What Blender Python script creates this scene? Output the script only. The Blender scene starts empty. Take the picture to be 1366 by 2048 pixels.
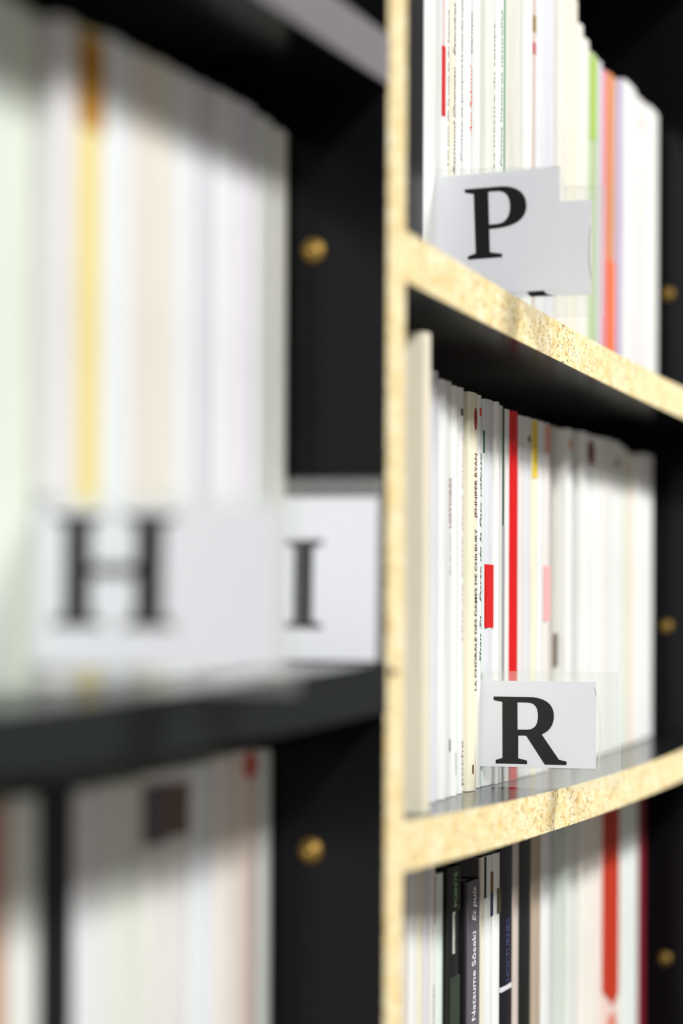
import bpy, math, random
random.seed(7)
S = bpy.context.scene
C = S.collection

# ------------------------------------------------------------------ camera, world, exposure
F = 85.0 / 24.0 * 1366.0            # focal length in pixels of the 1366 px wide frame
TH = math.radians(17.72)            # viewing direction, measured from the shelf front
CY = 0.263                          # distance of the lens from the front of the bookcase
ZC = 1.40                           # lens height
HOR = 1241.0                        # image row of the horizon
cam_d = bpy.data.cameras.new('camera')
cam = bpy.data.objects.new('camera', cam_d); C.objects.link(cam)
cam_d.sensor_fit = 'HORIZONTAL'; cam_d.sensor_width = 24.0; cam_d.lens = 85.0
cam_d.shift_y = (HOR - 1024.0) / 1366.0
cam_d.clip_start = 0.02; cam_d.clip_end = 50
cam.location = (0, -CY, ZC)
cam.rotation_mode = 'QUATERNION'
from mathutils import Euler, Quaternion, Vector
cam.rotation_quaternion = Euler((math.pi/2, 0, TH - math.pi/2)).to_quaternion() @ Quaternion((0, 0, 1), math.radians(0.25))
cam_d.dof.use_dof = True; cam_d.dof.focus_distance = 1.205; cam_d.dof.aperture_fstop = 3.7
S.camera = cam
w = bpy.data.worlds.new('world'); S.world = w; w.use_nodes = True
w.node_tree.nodes['Background'].inputs[0].default_value = (0.9, 0.95, 1.0, 1)
w.node_tree.nodes['Background'].inputs[1].default_value = 0.015
S.view_settings.view_transform = 'Standard'; S.view_settings.look = 'None'
S.view_settings.gamma = 1.0; S.view_settings.use_curve_mapping = False
S.view_settings.exposure = 0.0
LAMP_W = 765.0                     # ceiling panel behind the photographer; the added lamp gives a fifth of it

# ------------------------------------------------------------------ measuring helpers
def ang(px): return TH - math.atan((px - 683.0) / F)
def x_at(px, y): return (y + CY) / math.tan(ang(px))          # x of a column on the plane y = const
def y_at(px, x): return x * math.tan(ang(px)) - CY            # y of a column on the plane x = const
def z_at(py, x, y):
    d = x * math.cos(TH) + (y + CY) * math.sin(TH)
    return ZC + (HOR - py) * d / F

# ------------------------------------------------------------------ materials
def lin(c):
    c = c / 255.0
    return c / 12.92 if c <= 0.04045 else ((c + 0.055) / 1.055) ** 2.4
def rgb(c, k=1.0): return (lin(c[0])*k, lin(c[1])*k, lin(c[2])*k, 1)
def new_mat(name):
    m = bpy.data.materials.new(name); m.use_nodes = True
    return m, m.node_tree.nodes, m.node_tree.links, m.node_tree.nodes['Principled BSDF']
_mc = {}
def paper(c, rough=0.45, var=0.06, k=0.86):
    key = (tuple(c), rough, k)
    if key in _mc: return _mc[key]
    m, N, L, b = new_mat('paper_%d_%d_%d' % tuple(c))
    tc = N.new('ShaderNodeTexCoord')
    mp = N.new('ShaderNodeMapping'); mp.inputs['Scale'].default_value = (220, 220, 14)
    nz = N.new('ShaderNodeTexNoise'); nz.inputs['Scale'].default_value = 1.0; nz.inputs['Detail'].default_value = 4
    rp = N.new('ShaderNodeValToRGB')
    a = rgb(c, k); d = rgb(c, k * (1 - 2*var))
    rp.color_ramp.elements[0].position = 0.3; rp.color_ramp.elements[0].color = d
    rp.color_ramp.elements[1].position = 0.6; rp.color_ramp.elements[1].color = a
    L.new(tc.outputs['Object'], mp.inputs[0]); L.new(mp.outputs[0], nz.inputs[0])
    L.new(nz.outputs[0], rp.inputs[0]); L.new(rp.outputs[0], b.inputs['Base Color'])
    b.inputs['Roughness'].default_value = rough
    b.inputs['Specular IOR Level'].default_value = 0.35
    _mc[key] = m
    return m
def ink(c): return paper(c, 0.6, 0.02, 0.9)

def mat_pages():
    m, N, L, b = new_mat('book_pages')
    tc = N.new('ShaderNodeTexCoord')
    mp = N.new('ShaderNodeMapping'); mp.inputs['Scale'].default_value = (4000, 6, 6)
    nz = N.new('ShaderNodeTexNoise'); nz.inputs['Scale'].default_value = 1.0
    rp = N.new('ShaderNodeValToRGB')
    rp.color_ramp.elements[0].color = rgb((196, 182, 150)); rp.color_ramp.elements[1].color = rgb((232, 222, 198))
    L.new(tc.outputs['Object'], mp.inputs[0]); L.new(mp.outputs[0], nz.inputs[0]); L.new(nz.outputs[0], rp.inputs[0])
    L.new(rp.outputs[0], b.inputs['Base Color']); b.inputs['Roughness'].default_value = 0.8
    return m
PAGES = mat_pages()

def mat_melamine():
    m, N, L, b = new_mat('black_melamine')
    tc = N.new('ShaderNodeTexCoord')
    mp = N.new('ShaderNodeMapping'); mp.inputs['Scale'].default_value = (60, 900, 900)
    nz = N.new('ShaderNodeTexNoise'); nz.inputs['Scale'].default_value = 1.0; nz.inputs['Detail'].default_value = 5
    bp = N.new('ShaderNodeBump'); bp.inputs['Strength'].default_value = 0.25; bp.inputs['Distance'].default_value = 0.0002
    rp = N.new('ShaderNodeValToRGB')
    rp.color_ramp.elements[0].color = (0.0018, 0.0018, 0.0024, 1); rp.color_ramp.elements[1].color = (0.006, 0.006, 0.0075, 1)
    L.new(tc.outputs['Object'], mp.inputs[0]); L.new(mp.outputs[0], nz.inputs[0])
    L.new(nz.outputs[0], bp.inputs['Height']); L.new(bp.outputs[0], b.inputs['Normal'])
    L.new(nz.outputs[0], rp.inputs[0]); L.new(rp.outputs[0], b.inputs['Base Color'])
    b.inputs['Roughness'].default_value = 0.17
    b.inputs['Specular IOR Level'].default_value = 0.18
    return m
MELA = mat_melamine()

def mat_particle():
    m, N, L, b = new_mat('raw_particleboard')
    tc = N.new('ShaderNodeTexCoord')
    def vor(scale, sx=1.0):
        mp = N.new('ShaderNodeMapping'); mp.inputs['Scale'].default_value = (sx, 1, 1)
        v = N.new('ShaderNodeTexVoronoi'); v.inputs['Scale'].default_value = scale; v.inputs['Randomness'].default_value = 1
        L.new(tc.outputs['Object'], mp.inputs[0]); L.new(mp.outputs[0], v.inputs['Vector'])
        return v
    v1 = vor(420, 0.7); v2 = vor(470, 0.9); v3 = vor(90, 0.6)
    sep = N.new('ShaderNodeSeparateColor'); L.new(v1.outputs['Color'], sep.inputs[0])
    r1 = N.new('ShaderNodeValToRGB'); e = r1.color_ramp.elements
    e[0].position = 0.0; e[0].color = rgb((226, 202, 150))
    e[1].position = 1.0; e[1].color = rgb((248, 240, 214))
    x = e.new(0.18); x.color = rgb((236, 219, 174)); x = e.new(0.5); x.color = rgb((243, 231, 194))
    L.new(sep.outputs[0], r1.inputs[0])
    nz = N.new('ShaderNodeTexNoise'); nz.inputs['Scale'].default_value = 70; nz.inputs['Detail'].default_value = 3
    L.new(tc.outputs['Object'], nz.inputs['Vector'])
    r0 = N.new('ShaderNodeValToRGB'); r0.color_ramp.elements[0].position = 0.3; r0.color_ramp.elements[0].color = rgb((240, 222, 176)); r0.color_ramp.elements[1].position = 0.65; r0.color_ramp.elements[1].color = (1, 1, 1, 1)
    L.new(nz.outputs[0], r0.inputs[0])
    mu = N.new('ShaderNodeMix'); mu.data_type = 'RGBA'; mu.blend_type = 'MULTIPLY'; mu.inputs[0].default_value = 0.7
    L.new(r1.outputs[0], mu.inputs[6]); L.new(r0.outputs[0], mu.inputs[7])
    # open pores: only some cells of the fine pattern carry one, clustered by a larger noise
    sp2 = N.new('ShaderNodeSeparateColor'); L.new(v2.outputs['Color'], sp2.inputs[0])
    nb = N.new('ShaderNodeTexNoise'); nb.inputs['Scale'].default_value = 120; L.new(tc.outputs['Object'], nb.inputs['Vector'])
    ad = N.new('ShaderNodeMath'); ad.operation = 'MULTIPLY_ADD'; ad.inputs[1].default_value = 0.9; L.new(nb.outputs[0], ad.inputs[0]); L.new(sp2.outputs[1], ad.inputs[2])
    gt = N.new('ShaderNodeMath'); gt.operation = 'GREATER_THAN'; gt.inputs[1].default_value = 1.27; L.new(ad.outputs[0], gt.inputs[0])
    ls = N.new('ShaderNodeMath'); ls.operation = 'LESS_THAN'; ls.inputs[1].default_value = 0.34; L.new(v2.outputs['Distance'], ls.inputs[0])
    pm = N.new('ShaderNodeMath'); pm.operation = 'MULTIPLY'; L.new(gt.outputs[0], pm.inputs[0]); L.new(ls.outputs[0], pm.inputs[1])
    r3 = N.new('ShaderNodeValToRGB'); r3.color_ramp.elements[0].color = rgb((160, 104, 48)); r3.color_ramp.elements[1].color = rgb((58, 38, 20))
    L.new(sp2.outputs[2], r3.inputs[0])
    mx = N.new('ShaderNodeMix'); mx.data_type = 'RGBA'
    L.new(pm.outputs[0], mx.inputs[0]); L.new(mu.outputs[2], mx.inputs[6]); L.new(r3.outputs[0], mx.inputs[7])
    dk = N.new('ShaderNodeMix'); dk.data_type = 'RGBA'; dk.blend_type = 'MULTIPLY'; dk.inputs[0].default_value = 1.0; dk.inputs[7].default_value = (0.92, 0.90, 0.85, 1)
    L.new(mx.outputs[2], dk.inputs[6]); L.new(dk.outputs[2], b.inputs['Base Color'])
    bp = N.new('ShaderNodeBump'); bp.inputs['Strength'].default_value = 0.5; bp.inputs['Distance'].default_value = 0.0006
    sb = N.new('ShaderNodeMath'); sb.operation = 'SUBTRACT'; L.new(sep.outputs[1], sb.inputs[0]); L.new(pm.outputs[0], sb.inputs[1])
    L.new(sb.outputs[0], bp.inputs['Height']); L.new(bp.outputs[0], b.inputs['Normal'])
    b.inputs['Roughness'].default_value = 0.85; b.inputs['Specular IOR Level'].default_value = 0.2
    return m
CHIP = mat_particle()

def mat_plain(name, c, rough=0.6, spec=0.4, metal=0.0, nscale=60, var=0.1):
    m, N, L, b = new_mat(name)
    tc = N.new('ShaderNodeTexCoord'); nz = N.new('ShaderNodeTexNoise'); nz.inputs['Scale'].default_value = nscale
    L.new(tc.outputs['Object'], nz.inputs['Vector'])
    rp = N.new('ShaderNodeValToRGB'); rp.color_ramp.elements[0].color = rgb(c, 1 - var); rp.color_ramp.elements[1].color = rgb(c)
    L.new(nz.outputs[0], rp.inputs[0]); L.new(rp.outputs[0], b.inputs['Base Color'])
    b.inputs['Roughness'].default_value = rough; b.inputs['Specular IOR Level'].default_value = spec; b.inputs['Metallic'].default_value = metal
    return m
BRASS = mat_plain('brass', (158, 128, 68), 0.45, 0.5, 1.0)
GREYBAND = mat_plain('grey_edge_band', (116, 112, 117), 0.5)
SLATE = mat_plain('slate_edge_band', (30, 34, 34), 0.6, 0.1)
NICK = mat_plain('worn_edge_mark', (96, 84, 66), 0.8, 0.1)
CARD = mat_plain('card_paper', (219, 219, 226), 0.7, 0.2, 0, 900, 0.05)
INK = mat_plain('black_print', (14, 13, 18), 0.5, 0.2, 0, 500, 0.25)

def mat_plastic(name, t, g, d):
    m, N, L, b = new_mat(name)
    out = N['Material Output']; N.remove(b)
    tr = N.new('ShaderNodeBsdfTransparent'); tr.inputs[0].default_value = (0.985, 0.99, 0.985, 1)
    gl = N.new('ShaderNodeBsdfGlossy'); gl.inputs['Roughness'].default_value = 0.12
    df = N.new('ShaderNodeBsdfDiffuse'); df.inputs[0].default_value = (0.92, 0.93, 0.92, 1)
    nz = N.new('ShaderNodeTexNoise'); nz.inputs['Scale'].default_value = 35
    bp = N.new('ShaderNodeBump'); bp.inputs['Strength'].default_value = 0.1; bp.inputs['Distance'].default_value = 0.001
    L.new(nz.outputs[0], bp.inputs['Height']); L.new(bp.outputs[0], gl.inputs['Normal'])
    lw = N.new('ShaderNodeFresnel'); lw.inputs[0].default_value = 1.35
    m1 = N.new('ShaderNodeMixShader'); m2 = N.new('ShaderNodeMixShader')
    m1.inputs[0].default_value = d
    L.new(tr.outputs[0], m1.inputs[1]); L.new(df.outputs[0], m1.inputs[2])
    mm = N.new('ShaderNodeMath'); mm.operation = 'MULTIPLY'; mm.inputs[1].default_value = g
    L.new(lw.outputs[0], mm.inputs[0]); L.new(mm.outputs[0], m2.inputs[0])
    L.new(m1.outputs[0], m2.inputs[1]); L.new(gl.outputs[0], m2.inputs[2]); L.new(m2.outputs[0], out.inputs[0])
    return m
PLASTIC = mat_plastic('clear_plastic', 0.9, 0.4, 0.003)
PLBACK = mat_plastic('frosted_plastic', 0.9, 0.6, 0.09)
PLEDGE = mat_plastic('plastic_painted_glint', 0.5, 1.0, 0.85)  # white mixed in to stand for light caught on the sheet edges

# ------------------------------------------------------------------ object helpers
def obj(name, verts, faces, mat, parent=None, loc=(0, 0, 0), mats=None, midx=None, smooth=False):
    me = bpy.data.meshes.new(name); me.from_pydata(verts, [], faces); me.update()
    for mm in (mats or [mat]): me.materials.append(mm)
    if midx:
        for p, i in zip(me.polygons, midx): p.material_index = i
    if smooth:
        for p in me.polygons: p.use_smooth = True
    o = bpy.data.objects.new(name, me); C.objects.link(o); o.location = loc
    if parent: o.parent = parent
    return o
def link_mesh(name, me, parent, loc=(0, 0, 0)):
    o = bpy.data.objects.new(name, me); C.objects.link(o); o.location = loc; o.parent = parent
    return o
def box_vf(x0, x1, y0, y1, z0, z1):
    v = [(x0,y0,z0),(x1,y0,z0),(x1,y1,z0),(x0,y1,z0),(x0,y0,z1),(x1,y0,z1),(x1,y1,z1),(x0,y1,z1)]
    f = [(0,3,2,1),(4,5,6,7),(0,1,5,4),(1,2,6,5),(2,3,7,6),(3,0,4,7)]
    return v, f
def box(name, x0, x1, y0, y1, z0, z1, mat, parent=None):
    v, f = box_vf(x0, x1, y0, y1, z0, z1)
    return obj(name, v, f, mat, parent)
def empty(name, loc, label=None, cat=None, group=None):
    o = bpy.data.objects.new(name, None); o.empty_display_size = 0.05; C.objects.link(o); o.location = loc
    if label: o['label'] = label
    if cat: o['category'] = cat
    if group: o['group'] = group
    return o
def prism_x(poly, x0, x1):
    """polygon in (y, z) seen from -x, extruded from x0 (camera side) to x1; front, back and rim faces"""
    n = len(poly)
    v = [(x0, y, z) for y, z in poly] + [(x1, y, z) for y, z in poly]
    f = [tuple(range(n)), tuple(range(2*n - 1, n - 1, -1))]
    f += [(i, n + i, n + (i+1) % n, (i+1) % n) for i in range(n)]
    return v, f

# ------------------------------------------------------------------ room
def struct(o, label=None):
    o['kind'] = 'structure'; return o
FLOORM = mat_plain('floor_lino', (112, 106, 100), 0.5, 0.4, 0, 8, 0.2)
WALLM = mat_plain('wall_paint', (140, 139, 137), 0.8, 0.2, 0, 20, 0.05)
RX0, RX1, RY0, RY1, RZ = -6.5, 7.0, -5.0, 0.272, 4.2
struct(box('floor', RX0, RX1, RY0, RY1, -0.05, 0, FLOORM))
struct(box('ceiling', RX0, RX1, RY0, RY1, RZ, RZ + 0.05, WALLM))
struct(box('wall_back', RX0, RX1, RY1, RY1 + 0.05, 0, RZ, WALLM))
struct(box('wall_front', RX0, RX1, RY0 - 0.05, RY0, 0, RZ, WALLM))
struct(box('wall_left', RX0 - 0.05, RX0, RY0, RY1, 0, RZ, WALLM))
struct(box('wall_right', RX1, RX1 + 0.05, RY0, RY1, 0, RZ, WALLM))

# ceiling lamp, and an added lamp above the aisle
HOUS = mat_plain('lamp_housing', (235, 235, 235), 0.5)
def mat_emit(name, c, s):
    m, N, L, b = new_mat(name)
    b.inputs['Base Color'].default_value = (0.9, 0.9, 0.9, 1)
    b.inputs['Emission Color'].default_value = c; b.inputs['Emission Strength'].default_value = s
    return m
DIFF = mat_emit('lamp_diffuser', (1, 0.98, 0.95, 1), 3.0)
def lamp(name, x, y, z, sx, sy, power, lab, drop=0.0):
    t = empty(name, (x, y, z), lab, 'lamp')
    box('housing', -sx/2 - 0.03, sx/2 + 0.03, -sy/2 - 0.03, sy/2 + 0.03, -0.07, 0, HOUS, t)
    box('diffuser', -sx/2, sx/2, -sy/2, sy/2, -0.075, -0.07, DIFF, t)
    if drop:
        for q in (-1, 1): box('added_lamp_rod', q*sx*0.35 - 0.004, q*sx*0.35 + 0.004, -0.004, 0.004, 0, drop, HOUS, t)
    ld = bpy.data.lights.new('lamp_light', 'AREA'); ld.shape = 'RECTANGLE'; ld.size = sx; ld.size_y = sy
    ld.energy = power; ld.color = (1.0, 1.0, 0.985)
    lo = bpy.data.objects.new('lamp_light', ld); C.objects.link(lo); lo.location = (0, 0, -0.085); lo.parent = t
lamp('ceiling_lamp', -3.6, -2.6, RZ, 1.7, 0.9, LAMP_W, 'long white ceiling light panel behind the near end of the bookcase')
lamp('added_lamp', 2.4, -1.6, 3.45, 1.1, 0.35, LAMP_W*0.2, 'added unseen lamp over the aisle, brightening the right bay', RZ - 3.45)  # unseen lamp added to brighten the right bay; its fixture and rods are invented

# ------------------------------------------------------------------ bookcase
DEPTH = 0.262
XA0, XA1 = 0.061, 0.090       # left upright
XB0, XB1 = 0.8782, 0.9008     # divider
XD0, XD1 = 1.689, 1.718       # right upright
XE0, XE1 = 2.503, 2.532
TOPZ = 2.32
case = empty('bookcase', (0.90, 0, 0), 'black bookcase with raw particleboard edges, its sagging shelves full of books', 'bookcase')
def P(x): return x - 0.90
CT = 0.0006                     # thickness of the edge faces
def screw_mesh():
    prof = [(0.0, -0.0012), (0.0008, -0.0012), (0.0014, -0.0022), (0.0026, -0.0021), (0.0034, -0.0013), (0.0040, -0.0010), (0.0046, -0.0013), (0.0056, -0.0006), (0.0058, 0.0)]
    n = 20; v = []; f = []
    for r, x in prof:
        for k in range(n):
            a = 2*math.pi*k/n; v.append((x, 0.8*r*math.cos(a), 0.8*r*math.sin(a)))
    for i in range(len(prof)-1):
        for k in range(n):
            f.append((i*n+k, i*n+(k+1) % n, (i+1)*n+(k+1) % n, (i+1)*n+k))
    me = bpy.data.meshes.new('screw'); me.from_pydata(v, [], f); me.materials.append(BRASS); me.update()
    for p in me.polygons: p.use_smooth = True
    return me
SCREW = screw_mesh()
def upright(x0, x1, screws=(), ysc=0.030):
    u = box('upright', P(x0), P(x1), 0, DEPTH, 0, TOPZ, MELA, case)
    e = box('raw_edge', P(x0), P(x1), -CT, 0, 0, TOPZ, CHIP, u); e['label'] = 'raw particleboard front edge'
    for z in screws:
        s = link_mesh('screw', SCREW, u, (P(x0), ysc, z)); s['label'] = 'brass screw head'
    return u
# a dark nick in the divider's raw edge
# shelves: (x0, x1, top heights, sag, thickness)
TP, TR, PITCH = ZC + 0.1515, ZC - 0.078, 0.2297
ML, PL = ZC - 0.016, 0.2375
right_tops = [TP + 0.33, TP + 0.60, TP + 0.75] + [TP, TR] + [TR - PITCH*k for k in (1, 2, 3, 4, 5)]
left_tops = [ML + PL*k for k in (1, 2, 3)] + [ML] + [ML - PL*k for k in (1, 2, 3, 4, 5)]
third_tops = [ZC + 0.2405 + 0.2335*k for k in (-6, -5, -4, -3, -2, -1, 0, 1, 2)]
upright(XA0, XA1)
upright(XB0, XB1, [t - 0.010 for t in right_tops], 0.0295)
_u = [o for o in case.children][-1]
_e = [o for o in _u.children if o.name.startswith('raw_edge')][0]
_nz = ZC + (HOR - 1343)/5250
_pl = [(0.002, 0.0), (0.004, -0.0016), (0.009, -0.0019), (0.014, -0.0005), (0.011, 0.0010), (0.006, 0.0016)]
obj('edge_nick', [(P(XB0) + a, -CT - 0.0002, _nz + b) for a, b in _pl] + [(P(XB0) + a, -CT, _nz + b) for a, b in _pl],
    [tuple(range(6))] + [(i, 6+i, 6+(i+1) % 6, (i+1) % 6) for i in range(6)], NICK, _u)
upright(XD0, XD1, [t - 0.010 for t in third_tops], 0.037)
upright(XE0, XE1)
SAG = {}
def sag_of(x0, x1, s): return lambda x: -4*s*((x-x0)/(x1-x0))*(1-(x-x0)/(x1-x0))
def strip(x0, x1, y0, y1, top, th, fn, n=28):
    v = []; f = []
    for i in range(n+1):
        x = x0 + (x1-x0)*i/n; s = fn(x)
        v += [(P(x), y0, top-th+s), (P(x), y1, top-th+s), (P(x), y1, top+s), (P(x), y0, top+s)]
    for i in range(n):
        a = 4*i; b = a+4
        for k in range(4): f.append((a+k, a+(k+1) % 4, b+(k+1) % 4, b+k))
    f.append((0, 3, 2, 1)); f.append((4*n, 4*n+1, 4*n+2, 4*n+3))
    return v, f
def shelf(x0, x1, top, s, edge, elabel, th=0.0195):
    fn = sag_of(x0, x1, s)
    v, f = strip(x0, x1, 0, DEPTH - 0.006, top, th, fn)
    o = obj('shelf', v, f, MELA, case)
    v, f = strip(x0, x1, -CT, 0, top, th, fn)
    e = obj('raw_edge' if edge is CHIP else 'edge_band', v, f, edge, o); e['label'] = elabel
    return lambda x: top + fn(x)
TOPF = {}
for i, t in enumerate(right_tops):
    s = 0.006 if abs(t - TR) < 1e-6 else 0.0034
    TOPF['R%d' % i] = shelf(XB1, XD0, t, s, CHIP, 'raw particleboard front edge')
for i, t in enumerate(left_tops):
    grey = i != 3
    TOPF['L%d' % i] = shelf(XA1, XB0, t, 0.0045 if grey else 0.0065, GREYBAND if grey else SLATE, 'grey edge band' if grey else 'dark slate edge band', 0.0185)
for i, t in enumerate(third_tops):
    shelf(XD1, XE0, t, 0.0035, CHIP, 'raw particleboard front edge')
box('back_panel', P(XA0), P(XE1), DEPTH - 0.006, DEPTH, 0, TOPZ, MELA, case)
box('top_panel', P(XA0), P(XE1), 0, DEPTH, TOPZ, TOPZ + 0.0195, MELA, case)
box('plinth', P(XA0), P(XE1), 0.02, 0.035, 0, 0.10, MELA, case)

# ------------------------------------------------------------------ books
ORD = ['zeroth','first','second','third','fourth','fifth','sixth','seventh','eighth','ninth','tenth','eleventh','twelfth','thirteenth','fourteenth','fifteenth','sixteenth','seventeenth','eighteenth','nineteenth','twentieth']
ORD += ['twenty-' + s for s in ORD[1:10]] + ['thirtieth'] + ['thirty-' + s for s in ORD[1:10]] + ['fortieth']

def text_mesh(body, shear=0.0, bold=0.0):
    cu = bpy.data.curves.new('t', 'FONT'); cu.body = body; cu.size = 1.0; cu.shear = shear; cu.offset = bold
    cu.resolution_u = 3; cu.fill_mode = 'FRONT'
    o = bpy.data.objects.new('t', cu); C.objects.link(o)
    dg = bpy.context.evaluated_depsgraph_get()
    me = bpy.data.meshes.new_from_object(o.evaluated_get(dg))
    bpy.data.objects.remove(o); bpy.data.curves.remove(cu)
    return me
def spine_text(book, body, z0, z1, xc, cap, colr, italic=False, y=-0.0009, bold=0.0, name='title_text'):
    """lettering on the spine, reading upwards from z0 to z1; cap = capital height across the spine"""
    me = text_mesh(body, 0.3 if italic else 0.0, bold)
    if not me.vertices: return
    xs = [q.co.x for q in me.vertices]; a, b_ = min(xs), max(xs)
    sc = (z1 - z0) / (b_ - a); cs = cap / 0.70
    for q in me.vertices:
        lx, ly = q.co.x, q.co.y
        q.co = (xc + cap/2 - ly*cs, y, z0 + (lx - a)*sc)
    me.materials.clear(); me.materials.append(ink(colr)); me.update()
    me.name = name
    return link_mesh(name, me, book)

def cover_vf(wd, dp, h, bulge):
    r = min(0.0011, wd*0.28); t = 0.00045
    outer = [(0, dp), (0, r)]
    for k in (1, 2): a = math.pi/2*k/3; outer.append((r - r*math.cos(a), r - r*math.sin(a)))
    outer += [(r, 0), (wd*0.35, -bulge*0.9), (wd*0.5, -bulge), (wd*0.65, -bulge*0.9), (wd - r, 0)]
    for k in (2, 1): a = math.pi/2*k/3; outer.append((wd - r + r*math.cos(a), r - r*math.sin(a)))
    outer += [(wd, r), (wd, dp)]
    inner = [(wd - t, dp), (wd - t, r + t), (t, r + t), (t, dp)]
    n = len(outer); m = len(inner)
    ring = outer + inner
    N = n + m
    v = [(x, y, 0) for x, y in ring] + [(x, y, h) for x, y in ring]
    f = [(i, (i+1) % N, N + (i+1) % N, N + i) for i in range(N)]
    # caps: two side strips and the spine strip
    for o_, flip in ((0, True), (N, False)):
        faces = [(0, 1, n+2, n+3), (n-2, n-1, n, n+1), tuple(range(1, n-1)) + (n+1, n+2)]
        for q in faces:
            q = tuple(o_ + i for i in q)
            f.append(q if not flip else tuple(reversed(q)))
    return v, f

NBOOK = [0]
def book(x0, x1, ysp, zb, h, colr, label, extras=(), lean=0.0, yaw=0.0, dp=None, rough=0.45, group=None):
    wd = x1 - x0
    dp = dp or random.uniform(0.106, 0.124)
    root = empty('paperback_book', (x0, ysp, zb), label, 'book', group)
    root.rotation_euler = (0, lean, yaw)
    bulge = min(0.0006, wd*0.05)
    v, f = cover_vf(wd, dp, h, bulge)
    obj('cover', v, f, paper(colr, rough), root)
    v, f = box_vf(0.0006, wd - 0.0006, 0.0018, dp - 0.0004, 0.0004, h - 0.0008)
    obj('page_block', v, f, PAGES, root)
    xm = x0 + wd/2
    for e in extras:
        k = e[0]
        if k == 'text':
            _, body, pt, pb, cap, pos, c = e[:7]
            it = len(e) > 7 and e[7]
            z1 = z_at(pt, xm, ysp) - zb; z0 = z_at(pb, xm, ysp) - zb
            spine_text(root, body, max(z0, 0.003), min(z1, h-0.003), wd*pos, wd*cap, c, it, y=-bulge - 0.00016, bold=0.012)
        elif k in ('block', 'arrow', 'oval'):
            _, pt, pb, c, fl, fr = e[:6]
            nm = e[6] if len(e) > 6 else 'spine_label'
            z1 = min(z_at(pt, xm, ysp) - zb, h - 0.0003); z0 = max(z_at(pb, xm, ysp) - zb, 0.0003)
            xa, xb = wd*fl, wd*fr
            if k == 'block': poly = [(xa, z0), (xb, z0), (xb, z1), (xa, z1)]
            elif k == 'arrow': poly = [(xa, z0 + 0.014), (xa + (xb-xa)*0.6, z0), (xb, z0 + 0.006), (xb, z1), (xa, z1)]
            else: poly = [((xa+xb)/2 + (xb-xa)/2*math.cos(2*math.pi*q/20), (z0+z1)/2 + (z1-z0)/2*math.sin(2*math.pi*q/20)) for q in range(20)]
            n = len(poly); ya, yb = -bulge - 0.00008, -bulge + 0.0010
            vv = [(x, ya, z) for x, z in poly] + [(x, yb, z) for x, z in poly]
            ff = [tuple(range(n)), tuple(range(2*n-1, n-1, -1))] + [(i, n+i, n+(i+1) % n, (i+1) % n) for i in range(n)]
            obj(nm, vv, ff, ink(c), root)
    return root

def row(entries, topf, ysp, where, lean=0.0, start=None, stop=None, order='from divider', reverse=False, group=None):
    """entries: (left px, right px, top px or height in m, colour, protrusion, look, extras)"""
    prev = start if start is not None else -9
    n = len(entries)
    for i, e in enumerate(entries):
        pl, pr, top, c, pro, look = e[:6]; ex = e[6] if len(e) > 6 else ()
        y = ysp - pro
        x0 = max(x_at(pl, y), prev + 0.00025); x1 = x_at(pr, y)
        if stop: x1 = min(x1, stop)
        if x1 - x0 < 0.0028: x1 = x0 + 0.0028
        zb = max(topf(x0), topf(x1), topf((x0 + x1)/2)) + 0.0003 + max(0.0, lean)*(x1 - x0)
        h = top if top < 1 else z_at(top, (x0+x1)/2, y) - zb
        num = (n - i) if reverse else (i + 1)
        lab = '%s, %s %s, %s' % (look, ORD[num], order, where)
        book(x0, x1, y, zb, h, c, lab, ex, lean, 0.0, group=group)
        prev = x1

W1 = (246, 247, 243); W2 = (240, 241, 240); W3 = (234, 236, 238); LAV = (226, 225, 233); GRN = (228, 236, 226)
CRM = (243, 238, 220); CR2 = (236, 229, 208); GRY = (212, 211, 208); BGE = (221, 214, 196); LIL = (219, 217, 224)
RED = (214, 20, 22)
YS = 0.040

# signs stand in the rows at these x positions
X_R, X_P, X_H, X_I = 1.1767, 1.0904, 0.6627, 0.8712

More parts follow.
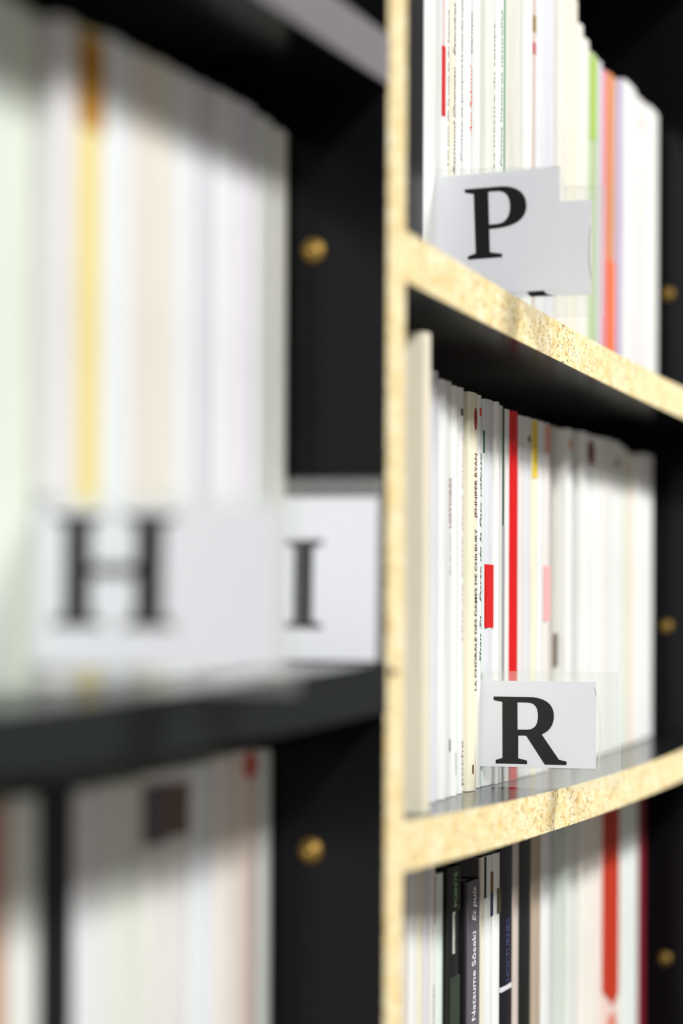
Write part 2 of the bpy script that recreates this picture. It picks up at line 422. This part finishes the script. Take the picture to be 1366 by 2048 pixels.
# --- shelf with the letter P (upper right)
p_row = [
 (803, 843.5, 0.204, (14, 13, 18), 0, 'black paperback beside the divider'),
 (845, 868, 0.205, W1, 0, 'thick white paperback'),
 (880, 886.5, 0.205, W2, 0.0, 'slim white paperback with a red block on its spine',
   [('block', 92, 232, (206, 18, 34), 0.05, 0.8), ('block', -60, 92, (226, 196, 196), 0.15, 0.6)]),
 (887, 893.5, 0.20, W1, 0, 'thin white paperback with grey lettering', [('text', 'Les jeux de la nuit et du hasard', 20, 330, 0.35, 0.5, (120, 112, 118))]),
 (895, 906, 0.20, CRM, 0.0015, 'cream paperback with dark italic lettering', [('text', 'Raymond Queneau   Exercices de style', -90, 348, 0.5, 0.5, (34, 20, 24), True)]),
 (911, 919, 0.20, W1, 0.0015, 'white paperback with blue-grey lettering', [('text', 'Le chant des voyelles', -20, 120, 0.35, 0.75, (70, 70, 80)), ('text', 'Contes et propos', 125, 320, 0.35, 0.75, (96, 96, 140))]),
 (925, 930, 0.20, W2, 0.0012, 'very thin white paperback'),
 (931, 938, 0.20, W1, 0, 'slim white paperback with orange italic lettering', [('text', 'Ann Rakovni', 128, 268, 0.5, 0.7, (220, 92, 44), True), ('text', 'Carnets', 20, 104, 0.4, 0.8, (80, 110, 90), True)]),
 (946, 957, 0.205, W2, 0.0015, 'pale grey paperback'),
 (969, 987, 0.205, (238, 240, 230), 0.003, 'ivory paperback with faint lettering', [('text', 'La mesure du temps', 40, 330, 0.18, 0.72, (176, 190, 176))]),
 (988, 1004, 0.21, W1, 0.0005, 'white paperback with pale green lettering and green edge', [('text', 'Petites histoires naturelles', 18, 330, 0.22, 0.5, (146, 178, 158)), ('block', -80, 345, (138, 170, 142), 0.88, 1.0, 'green_edge')]),
 (1008, 1036, 0.215, (226, 226, 216), -0.001, 'broad grey-cream paperback'),
 (1040, 1061, 0.21, W1, 0.002, 'wide white paperback'),
 (1062, 1066, 0.21, (214, 190, 178), 0, 'thin dusty pink paperback', [('block', 30, 62, (150, 120, 60), 0, 1), ('block', 84, 106, (190, 90, 96), 0, 1)]),
 (1067, 1086, 0.208, W3, 0.001, 'white paperback beside the thin pink one'),
 (1087, 1104, 0.212, LAV, 0, 'lavender-white paperback'),
 (1112, 1131, 0.213, (240, 236, 226), 0.003, 'ivory paperback with creamy top'),
 (1132, 1151, 0.217, CRM, 0.0, 'tall cream paperback'),
 (1152, 1162, 48, (242, 238, 230), 0, 'cream-white paperback one step lower'),
 (1163, 1174, 78, (240, 238, 228), 0, 'ivory-white paperback beside the green one'),
 (1175, 1192, 108, (188, 208, 160), 0, 'pale green paperback', [('block', 116, 280, (166, 196, 92), 0.02, 0.75)]),
 (1193, 1200, 122, (214, 212, 230), 0, 'thin lilac paperback'),
 (1201, 1211, 140, (226, 150, 158), 0, 'pink paperback'),
 (1212, 1225, 148, (222, 144, 86), 0, 'orange paperback', [('block', 520, 760, (240, 112, 56), 0, 1)]),
 (1226, 1231, 156, (206, 196, 200), 0, 'thin grey paperback'),
 (1232, 1238, 160, (176, 152, 196), 0, 'thin purple paperback'),
 (1239, 1268, 168, W2, 0.002, 'white paperback right of the purple one'),
 (1269, 1290, 200, (238, 234, 232), 0, 'white paperback with a pale pink mark', [('oval', 225, 262, (232, 208, 204), 0.2, 0.8, 'publisher_logo')]),
 (1291, 1312, 218, W1, 0, 'white paperback at the row end'),
]
TOPP = TOPF['R3']; TOPR = TOPF['R4']; TOPB = TOPF['R5']
def split_row(entries, xs, topf, ysp, where, lean, start, **k):
    """leave a slot for the sign standing at xs"""
    out = []
    prev = start
    n = len(entries)
    for i, e in enumerate(entries):
        pl, pr, top, c, pro, look = e[:6]; ex = e[6] if len(e) > 6 else ()
        y = ysp - pro
        x0 = max(x_at(pl, y), prev + 0.00025); x1 = x_at(pr, y)
        if x0 < xs - 0.0012 < x1 or abs(x1 - xs) < 0.0012:        # ends against the sign
            if x1 - xs > xs - x0: x0 = xs + 0.0012
            else: x1 = xs - 0.0012
        if x0 < xs < x0 + 0.0028: x0 = xs + 0.0012
        if abs(x0 - xs) < 0.0012: x0 = xs + 0.0012
        if x1 - x0 < 0.0028: x1 = x0 + 0.0028
        zb = max(topf(x0), topf(x1), topf((x0 + x1)/2)) + 0.0003 + max(0.0, lean)*(x1 - x0)
        h = top if top < 1 else z_at(top, (x0+x1)/2, y) - zb
        num = (n - i) if k.get('reverse') else (i + 1)
        lab = '%s, %s %s, %s' % (look, ORD[num], k.get('order', 'from divider'), where)
        book(x0, x1, y, zb, h, c, lab, ex, lean, 0.0, group=k.get('group'))
        prev = x1
split_row(p_row, X_P, TOPP, YS, 'letter P shelf', 0.0, XB1 + 0.001, group='books on the letter P shelf')

# --- shelf with the letter R (middle right)
r_row = [
 (849, 862, 0.199, (238, 230, 206), 0.031, 'tall cream book standing forward'),
 (863, 876, 742, LAV, 0.012, 'lavender-white paperback'),
 (879, 894.5, 760, W2, 0.010, 'white paperback'),
 (895.5, 903, 763, (224, 224, 222), 0.008, 'slim grey-white paperback with dark red lettering', [('text', 'HISTOIRES', 955, 1055, 0.5, 0.5, (120, 40, 48)), ('text', 'de la mer', 1065, 1150, 0.3, 0.5, (170, 165, 190)), ('block', 1478, 1503, (108, 100, 118), 0.35, 0.75)]),
 (904.5, 916, 772, W1, 0.0075, 'white paperback with grey foot print', [('text', 'roman', 1505, 1548, 0.3, 0.5, (160, 160, 180))]),
 (918, 927.5, 775, W2, 0.005, 'white paperback with faint pink lettering', [('block', 817, 831, (96, 90, 90), 0.25, 0.6, 'publisher_logo'), ('text', 'Une vie entre deux saisons', 870, 1280, 0.22, 0.5, (214, 180, 176)), ('text', 'poche', 1480, 1570, 0.35, 0.6, (110, 92, 118))]),
 (938.5, 955, 785, (246, 241, 214), 0.0045, 'cream paperback with a dark red oval near its top',
   [('oval', 814, 860, (152, 26, 26), 0.42, 0.76, 'publisher_logo'), ('text', 'JENNIFER RYAN', 906, 1035, 0.28, 0.62, (92, 24, 36)), ('text', 'LA CHORALE DES DAMES DE CHILBURY', 1056, 1380, 0.26, 0.66, (52, 28, 52)), ('block', 1528, 1546, (88, 40, 30), 0.32, 0.48)]),
 (956.5, 965.5, 790, W1, 0.001, 'slim white paperback with black italic lettering',
   [('block', 815, 832, (226, 90, 80), 0.25, 0.75, 'publisher_logo'), ('text', 'Shan Sa   Porte de la Paix céleste', 905, 1325, 0.42, 0.5, (30, 38, 36), True)]),
 (966, 969, 797, (226, 236, 232), 0.0005, 'very thin white paperback', [('block', 860, 905, (60, 110, 96), 0.1, 0.9)]),
 (970, 985.5, 799, (228, 229, 234), 0.0, 'grey-white paperback with a bright red block on its spine', [('block', 1128, 1254, (212, 0, 4), 0.02, 0.95)]),
 (986.5, 998.5, 803, W1, 0.0015, 'white paperback right of the red block'),
 (999.5, 1005, 810, (222, 222, 218), 0.0008, 'thin grey paperback'),
 (1005.8, 1008.8, 813, (44, 74, 62), 0.001, 'very thin dark green paperback', [('block', 1050, 1480, (150, 158, 160), 0.0, 0.9)]),
 (1010, 1019, 818, (240, 236, 232), 0.0012, 'ivory paperback left of the red one'),
 (1020, 1036, 822, (224, 16, 20), 0.002, 'bright red paperback'),
 (1037, 1048, 831, (236, 230, 228), 0, 'white paperback right of the bright red one'),
 (1049, 1062, 834, (230, 230, 232), 0, 'pale grey paperback with brown logo', [('oval', 870, 884, (140, 90, 80), 0.3, 0.8, 'publisher_logo')]),
 (1063.5, 1074, 838, (246, 240, 214), 0.001, 'pale yellow paperback with bright yellow head', [('block', 842, 955, (236, 206, 70), 0.0, 0.9)]),
 (1075, 1087, 842, W2, 0, 'white paperback right of the yellow one'),
 (1088, 1100, 846, (240, 232, 228), 0, 'white paperback with salmon head and block', [('block', 850, 905, (226, 168, 150), 0.1, 0.9), ('block', 1130, 1240, (240, 178, 176), 0.0, 0.9)]),
 (1106, 1114, 852, (206, 202, 194), -0.0045, 'recessed grey paperback', [('block', 1265, 1332, (92, 70, 48), 0.1, 0.9)]),
 (1116.5, 1145, 857, W1, 0.001, 'wide white paperback with pale salmon logo', [('oval', 878, 898, (228, 160, 146), 0.2, 0.75, 'publisher_logo')]),
 (1149, 1154, 860, (214, 212, 212), -0.002, 'thin grey-white paperback'),
 (1155, 1172, 862, W1, 0.001, 'white paperback left of the brown oval'),
 (1173, 1188, 868, W2, 0, 'white paperback with a brown oval logo', [('oval', 878, 930, (122, 70, 58), 0.05, 0.95, 'publisher_logo')]),
 (1189, 1206, 873, W1, 0.0005, 'white paperback right of the brown oval'),
 (1207, 1224, 876, (236, 234, 230), 0.001, 'off-white paperback'),
 (1225, 1240, 882, W2, 0, 'white paperback with small brown mark', [('oval', 912, 934, (176, 136, 122), 0.2, 0.8, 'publisher_logo')]),
 (1241, 1253, 892, GRN, 0, 'greenish white paperback'),
 (1254, 1266, 905, (238, 226, 208), 0, 'ivory paperback'),
 (1267, 1285, 912, W1, 0.001, 'white paperback next to the end'),
 (1286, 1305, 908, W2, 0, 'white paperback at the row end'),
]
split_row(r_row, X_R, TOPR, YS, 'letter R shelf', -0.006, XB1 + 0.02, group='books on the letter R shelf')

# --- bottom right shelf
b_row = [
 (806, 820, 0.202, (214, 208, 202), 0.012, 'grey-beige paperback'),
 (821.5, 835.5, 0.203, W2, 0.010, 'white paperback'),
 (837, 850, 0.203, CR2, 0.008, 'beige paperback'),
 (851.5, 862.5, 0.204, LIL, 0.006, 'lilac-grey paperback'),
 (863.5, 873, 0.204, (236, 230, 226), 0.005, 'ivory paperback with purple lettering at its foot', [('text', 'roman', 1970, 2050, 0.3, 0.5, (120, 90, 120)), ('block', 1752, 1850, (170, 130, 124), 0.55, 0.8)]),
 (874.5, 888.5, 1745, (226, 238, 230), 0.003, 'mint-white paperback'),
 (900, 920, 1731, (24, 26, 24), 0.0035, 'black paperback with green lettering and white strip',
   [('text', 'POINTS', 1742, 1812, 0.34, 0.5, (150, 200, 150)), ('block', 1822, 1905, (226, 236, 222), 0.30, 0.48), ('block', 1735, 1822, (56, 64, 36), 0.80, 0.98), ('text', 'ROMAN ETRANGER', 1826, 1902, 0.12, 0.40, (70, 80, 70)), ('block', 1952, 2110, (46, 56, 44), 0.1, 0.98, 'cover_picture')]),
 (934.5, 959, 1758, (20, 18, 22), 0.0045, 'dark grey paperback with white lettering',  # cover colour blackened for the shadow on its side; panel carries the spine's grey
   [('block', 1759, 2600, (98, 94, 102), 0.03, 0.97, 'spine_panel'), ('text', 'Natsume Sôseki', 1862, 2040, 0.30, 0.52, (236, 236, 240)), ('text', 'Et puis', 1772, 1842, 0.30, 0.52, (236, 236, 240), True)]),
 (961, 968.5, 1712, (92, 86, 90), 0.0005, 'thin cream paperback', [('block', 1705, 2600, (232, 224, 206), 0.04, 0.96, 'spine_panel')]),
 (969.3, 974.5, 1711, W3, 0.0005, 'thin white paperback with a dark green head', [('block', 1708, 1795, (34, 58, 46), 0.1, 0.8)]),
 (975.5, 988, 1708, W2, 0.0005, 'white paperback with a brown and blue picture', [('block', 1743, 1784, (126, 96, 64), 0.4, 0.85, 'cover_picture'), ('block', 1784, 1832, (62, 64, 92), 0.4, 0.85, 'cover_picture')]),
 (989, 1002, 1704, W1, 0.001, 'white paperback with a green-brown picture', [('block', 1775, 1826, (98, 92, 66), 0.3, 0.95, 'cover_picture')]),
 (1003, 1027, 0.2045, (14, 13, 24), 0.001, 'navy-black paperback with a white line', [('block', 1968, 1977, (222, 220, 226), 0.0, 0.85), ('text', 'NOCTURNES', 1835, 1960, 0.3, 0.5, (64, 66, 108))]),
 (1029, 1040, 0.2045, (214, 200, 190), 0.0005, 'narrow pinkish cream paperback'),
 (1041.5, 1064, 0.2045, (14, 22, 18), 0.0, 'black-green paperback'),
 (1066, 1084, 0.2045, (190, 172, 152), 0.0, 'tan paperback'),
 (1085.5, 1103, 0.2042, W2, 0.0, 'white paperback right of the tan one'),
 (1107, 1113, 0.2042, (200, 208, 202), -0.006, 'recessed grey-green paperback'),
 (1115, 1143, 0.2045, GRN, 0.001, 'greenish white paperback'),
 (1146, 1159, 0.2042, (224, 226, 222), -0.002, 'pale grey paperback'),
 (1161, 1180, 0.2045, (244, 238, 230), 0.0, 'ivory-white paperback'),
 (1181, 1203, 0.2045, (244, 236, 226), 0.0, 'ivory paperback left of the orange one'),
 (1205, 1241, 0.2045, (240, 216, 206), 0.001, 'pale paperback with an orange-red spine panel', [('arrow', 1560, 2012, (186, 44, 8), 0.02, 0.93, 'spine_panel'), ('oval', 2022, 2090, (214, 130, 110), 0.2, 0.8, 'publisher_logo')]),
 (1243, 1260, 0.2045, (232, 240, 234), 0.001, 'mint-white paperback right of the orange panel'),
 (1261, 1278, 0.204, (230, 238, 234), 0.001, 'mint-white paperback left of the dark red one'),
 (1280, 1292, 0.2045, (128, 18, 34), 0.0, 'dark red paperback at the row end'),
]
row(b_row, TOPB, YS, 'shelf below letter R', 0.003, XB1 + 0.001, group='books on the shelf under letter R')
# a taller grey book pushed in behind the dark grey one
xg0, xg1 = x_at(926, YS + 0.02), x_at(926, YS + 0.02) + 0.004

# --- left bay, shelf with the letters H and I
lt = [
 (-150, -62, 0.203, W2, -0.007, 'white paperback'),
 (-60, 20, 0.203, GRN, -0.007, 'pale green paperback'),
 (22, 66, 0.202, (224, 232, 216), -0.007, 'slim pale green paperback'),
 (117, 153, 45, (228, 226, 226), 0, 'grey-white paperback'),
 (155, 201, 68, (240, 222, 150), 0, 'yellow paperback with an ochre head', [('block', 78, 262, (182, 128, 30), 0.0, 1.0, 'spine_label')]),
 (204, 262, 86, (236, 240, 242), 0, 'thick white paperback'),
 (265, 304, 112, (230, 224, 214), 0, 'beige paperback'),
 (306, 345, 130, (232, 228, 216), 0, 'ivory paperback'),
 (347, 388, 152, W3, 0, 'white paperback'),
 (390, 428, 172, LIL, 0, 'lilac-grey paperback'),
 (430, 468, 190, W3, 0, 'bluish white paperback'),
 (470, 508, 210, (228, 224, 232), 0, 'pale lilac paperback'),
 (510, 544, 238, (226, 230, 226), 0, 'grey-green paperback'),
 (546, 572, 262, (238, 238, 230), 0, 'white paperback'),
]
split_row(lt, X_H, TOPF['L3'], 0.0385, 'letter H shelf', 0.0, XA1 + 0.001, order='left of divider', reverse=True, group='books on the letter H and I shelf')

# --- left bay, lower shelf
lb = [
 (-130, -52, 0.203, CR2, 0, 'cream paperback'),
 (-50, 16, 0.204, (186, 128, 92), 0, 'terracotta paperback'),
 (20, 80, 0.204, (232, 236, 230), 0, 'greenish white paperback'),
 (82, 150, 0.205, (14, 12, 18), 0, 'black paperback'),
 (153, 214, 0.203, (232, 232, 234), 0, 'white paperback right of the black one'),
 (216, 288, 0.203, (226, 230, 220), 0, 'thick pale green paperback'),
 (290, 334, 0.204, (230, 228, 222), 0, 'ivory paperback with a dark block', [('block', 1568, 1690, (92, 84, 90), 0.0, 1.0)]),
 (336, 382, 0.204, (228, 226, 224), 0, 'white paperback with a brown block', [('block', 1565, 1672, (104, 86, 76), 0.0, 0.9)]),
 (384, 430, 0.204, (232, 236, 240), 0, 'bluish white paperback'),
 (432, 476, 0.205, (234, 228, 220), 0, 'ivory paperback'),
 (478, 520, 0.205, (234, 218, 208), 0, 'pinkish paperback with a red logo', [('oval', 1500, 1560, (190, 72, 56), 0.2, 0.8, 'publisher_logo')]),
 (522, 546, 0.204, (216, 222, 216), 0, 'grey-green paperback'),
]
row(lb, TOPF['L4'], 0.0440, 'lower left shelf', 0.0, XA1 + 0.001, XB0 - 0.001, order='left of divider', reverse=True, group='books on the lower left shelf')

# ------------------------------------------------------------------ letter signs
def arc(p0, p1, p2, p3, n=10):
    r = []
    for i in range(1, n+1):
        t = i/n; u = 1-t
        r.append((u**3*p0[0]+3*u*u*t*p1[0]+3*u*t*t*p2[0]+t**3*p3[0], u**3*p0[1]+3*u*u*t*p1[1]+3*u*t*t*p2[1]+t**3*p3[1]))
    return r
def glyph(ch):
    if ch == 'P':
        o = [(0.0, 1.0), (0.0, .952), (.13, .92), (.135, .085), (.02, .05), (.02, 0), (.52, 0), (.52, .05), (.345, .085), (.345, .41), (.44, .41)]
        o += arc((.44, .41), (.74, .42), (.89, .52), (.89, .705)) + arc((.89, .705), (.89, .90), (.74, 1.0), (.50, 1.0))
        h = [(.345, .935), (.44, .935)] + arc((.46, .935), (.59, .935), (.65, .86), (.65, .715)) + arc((.65, .715), (.65, .55), (.57, .475), (.44, .475)) + [(.345, .475)]
        return [o, h]
    if ch == 'R':
        o = [(0, 1), (0, .946), (.134, .92), (.14, .087), (.037, .054), (.037, 0), (.517, 0), (.517, .054), (.38, .087), (.38, .423), (.50, .423), (.785, 0), (1.114, 0), (1.114, .054), (1.0, .077), (.738, .446)]
        o += arc((.738, .446), (.86, .50), (.92, .59), (.92, .72)) + arc((.92, .72), (.92, .92), (.76, 1.0), (.52, 1.0))
        h = [(.366, .916), (.50, .916)] + arc((.50, .916), (.63, .916), (.678, .85), (.678, .715)) + arc((.678, .715), (.678, .58), (.62, .513), (.50, .513)) + [(.37, .513)]
        return [o, h]
    if ch == 'I':
        return [[(0, 1), (0, .95), (.12, .915), (.12, .085), (0, .05), (0, 0), (.46, 0), (.46, .05), (.34, .085), (.34, .915), (.46, .95), (.46, 1)]]
    if ch == 'H':
        L = [(0, 1), (0, .95), (.12, .915), (.12, .085), (0, .05), (0, 0), (.50, 0), (.50, .05), (.38, .085), (.38, .45)]
        Rr = [(.80, .45), (.80, .085), (.68, .05), (.68, 0), (1.18, 0), (1.18, .05), (1.06, .085), (1.06, .915), (1.18, .95), (1.18, 1), (.68, 1), (.68, .95), (.80, .915), (.80, .555)]
        return [L + Rr + [(.38, .555), (.38, .915), (.50, .95), (.50, 1)]]
def glyph_mesh(loops):
    cu = bpy.data.curves.new('g', 'CURVE'); cu.dimensions = '2D'; cu.fill_mode = 'BOTH'; cu.extrude = 0.004
    for lp in loops:
        s = cu.splines.new('POLY'); s.points.add(len(lp)-1); s.use_cyclic_u = True
        for q, (x, y) in zip(s.points, lp): q.co = (x, y, 0, 1)
    o = bpy.data.objects.new('g', cu); C.objects.link(o)
    me = bpy.data.meshes.new_from_object(o.evaluated_get(bpy.context.evaluated_depsgraph_get()))
    bpy.data.objects.remove(o); bpy.data.curves.remove(cu)
    return me
def rotp(poly, c, a):
    ca, sa = math.cos(a), math.sin(a)
    # positive a turns anticlockwise as seen from -x (right = -y)
    r = []
    for y, z in poly:
        u, v = -(y - c[0]), z - c[1]
        r.append((c[0] - (u*ca - v*sa), c[1] + u*sa + v*ca))
    return r
def rect(y0, y1, z0, z1): return [(y0, z0), (y1, z0), (y1, z1), (y0, z1)]
def sign(ch, X, label, card, letter_pos, cap, holder, rot=0.0, backing=None, print_bit=None, crease=None):
    """card, holder, backing: polygons in (y, z); letter_pos: (y, z) of the letter's lower left corner"""
    root = empty('letter_sign', (X, 0, holder[0][1]), label, 'sign')
    zr = holder[0][1]
    def loc(poly): return [(y, z - zr) for y, z in poly]
    cc = (sum(p[0] for p in card)/4, sum(p[1] for p in card)/4)
    v, f = prism_x(loc(rotp(card, cc, rot)), -0.00020, 0.0); cd = obj('paper_card', v, f, CARD, root)
    me = glyph_mesh(glyph(ch))
    for q in me.vertices:
        y, z = letter_pos[0] - q.co.x*cap, letter_pos[1] + q.co.y*cap
        (y, z), = rotp([(y, z)], cc, rot)
        q.co = (-0.00024 - q.co.z*0.006, y, z - zr)
    me.materials.clear(); me.materials.append(INK); me.update(); me.name = 'printed_letter'
    lt_ = link_mesh('printed_letter', me, cd); lt_['label'] = 'bold black serif letter ' + ch
    if backing:
        v, f = prism_x(loc(backing), 0.00006, 0.00026); bk = obj('backing_card', v, f, CARD, root)
        if print_bit:
            v, f = prism_x(loc(print_bit), 0.00002, 0.00005); obj('printed_fragment', v, f, INK, bk)
    h = empty_part = None
    n = len(holder)
    v, f = prism_x(loc(holder), -0.00095, -0.00060)
    v2, f2 = prism_x(loc(holder), 0.00060, 0.00095)
    k = len(v); vv = v + v2; ff = f + [tuple(i + k for i in q) for q in f2]
    mi = [0, 0] + [1]*n + [2, 2] + [1]*n
    h = obj('plastic_holder', vv, ff, PLASTIC, root, mats=[PLASTIC, PLEDGE, PLBACK], midx=mi); h['label'] = 'clear plastic pocket'
    if crease:
        pts = loc(crease); vs = []; fs = []; r = 0.00018
        for y, z in pts:
            for a in range(6): vs.append((-0.00100 + r*math.cos(a*math.pi/3), y + r*math.sin(a*math.pi/3), z))
        for i in range(len(pts)-1):
            for a in range(6): fs.append((i*6+a, i*6+(a+1) % 6, (i+1)*6+(a+1) % 6, (i+1)*6+a))
        obj('crease', vs, fs, PLEDGE, h, smooth=True)
    return root
def bow(y0, z0, y1, z1, b, n=12):
    return [(y0 + (y1-y0)*i/n - b*math.sin(math.pi*i/n), z0 + (z1-z0)*i/n) for i in range(n+1)]
CAP = 0.0338
# R
X = X_R
yl, yr = y_at(960, X), y_at(1193, X)
zt, zb_ = z_at(1361, X, 0), z_at(1534, X, 0)
hz = TOPR(X) + 0.0006
ho = [(y_at(930, X), hz), (y_at(1242, X), hz), (y_at(1236, X), z_at(1342, X, -0.03)), (y_at(930, X), z_at(1340, X, 0.04))]
sign('R', X, 'white card with bold letter R in a clear plastic holder, on the middle right shelf',
     rect(yl, yr, zb_, zt), (y_at(988, X), z_at(1526.5, X, 0.02)), z_at(1392, X, 0.02) - z_at(1526.5, X, 0.02), ho,
     crease=bow(y_at(1192, X), z_at(1372, X, 0), y_at(1198, X), z_at(1535, X, 0), 0.0022))
# P
X = X_P
zs = TOPP(X) + 0.0006
yr2 = y_at(1207, X)
ho = [(y_at(840, X), zs), (-0.0012, zs), (-0.0012, z_at(628, X, -0.03)), (y_at(1203, X), z_at(630, X, -0.04)), (yr2, z_at(370, X, -0.04)), (y_at(1125, X), z_at(371, X, -0.02)), (y_at(1118, X), z_at(331, X, -0.02)), (y_at(840, X), z_at(337, X, 0.04))]
card = rect(y_at(864, X), y_at(1118, X), zs + 0.0022, z_at(343, X, 0.01))
back = rect(y_at(900, X), y_at(1180, X), zs + 0.0003, z_at(398, X, -0.03))
pz = zs + 0.0003
bit = [(y_at(1058, X), pz), (y_at(1094, X), pz), (y_at(1108, X), pz + 0.0001), (y_at(1094, X), pz + 0.0007), (y_at(1088, X), pz + 0.0016), (y_at(1082, X), pz + 0.0036), (y_at(1046, X), pz + 0.0036)]
zp0 = z_at(516.5, X, 0.02)
sign('P', X, 'white card with bold letter P in a clear plastic holder, on the upper right shelf',
     card, (y_at(928.5, X), z_at(516, X, 0.02)), z_at(372, X, 0.01) - z_at(516, X, 0.02), ho, rot=math.radians(1.9),
     backing=back, print_bit=bit, crease=bow(y_at(1181, X), z_at(450, X, -0.03), y_at(1186, X), z_at(570, X, -0.03), -0.0014))
# H
X = X_H
zs = TOPF['L3'](X) + 0.0006
ho = [(y_at(20, X), zs), (y_at(590, X), zs), (y_at(588, X), z_at(985, X, 0)), (y_at(20, X), z_at(985, X, 0.03))]
sign('H', X, 'white card with bold letter H in a clear holder on the left shelf',
     rect(y_at(65, X), y_at(560, X), z_at(1338, X, 0), z_at(1012, X, 0)), (y_at(103, X), z_at(1258, X, 0.02)), CAP, ho, rot=math.radians(-0.6))
# I
X = X_I + 0.0016
zs = TOPF['L3'](X) + 0.0006
ho = [(y_at(520, X), zs), (y_at(762, X), zs), (y_at(762, X), z_at(955, X, 0)), (y_at(520, X), z_at(955, X, 0.03))]
sign('I', X, 'white card with bold letter I in a clear holder against the divider',
     rect(y_at(540, X), y_at(754, X), zs + 0.0004, z_at(993, X, 0)), (y_at(568, X), z_at(1258, X, 0.02)), CAP, ho, rot=math.radians(-0.6))
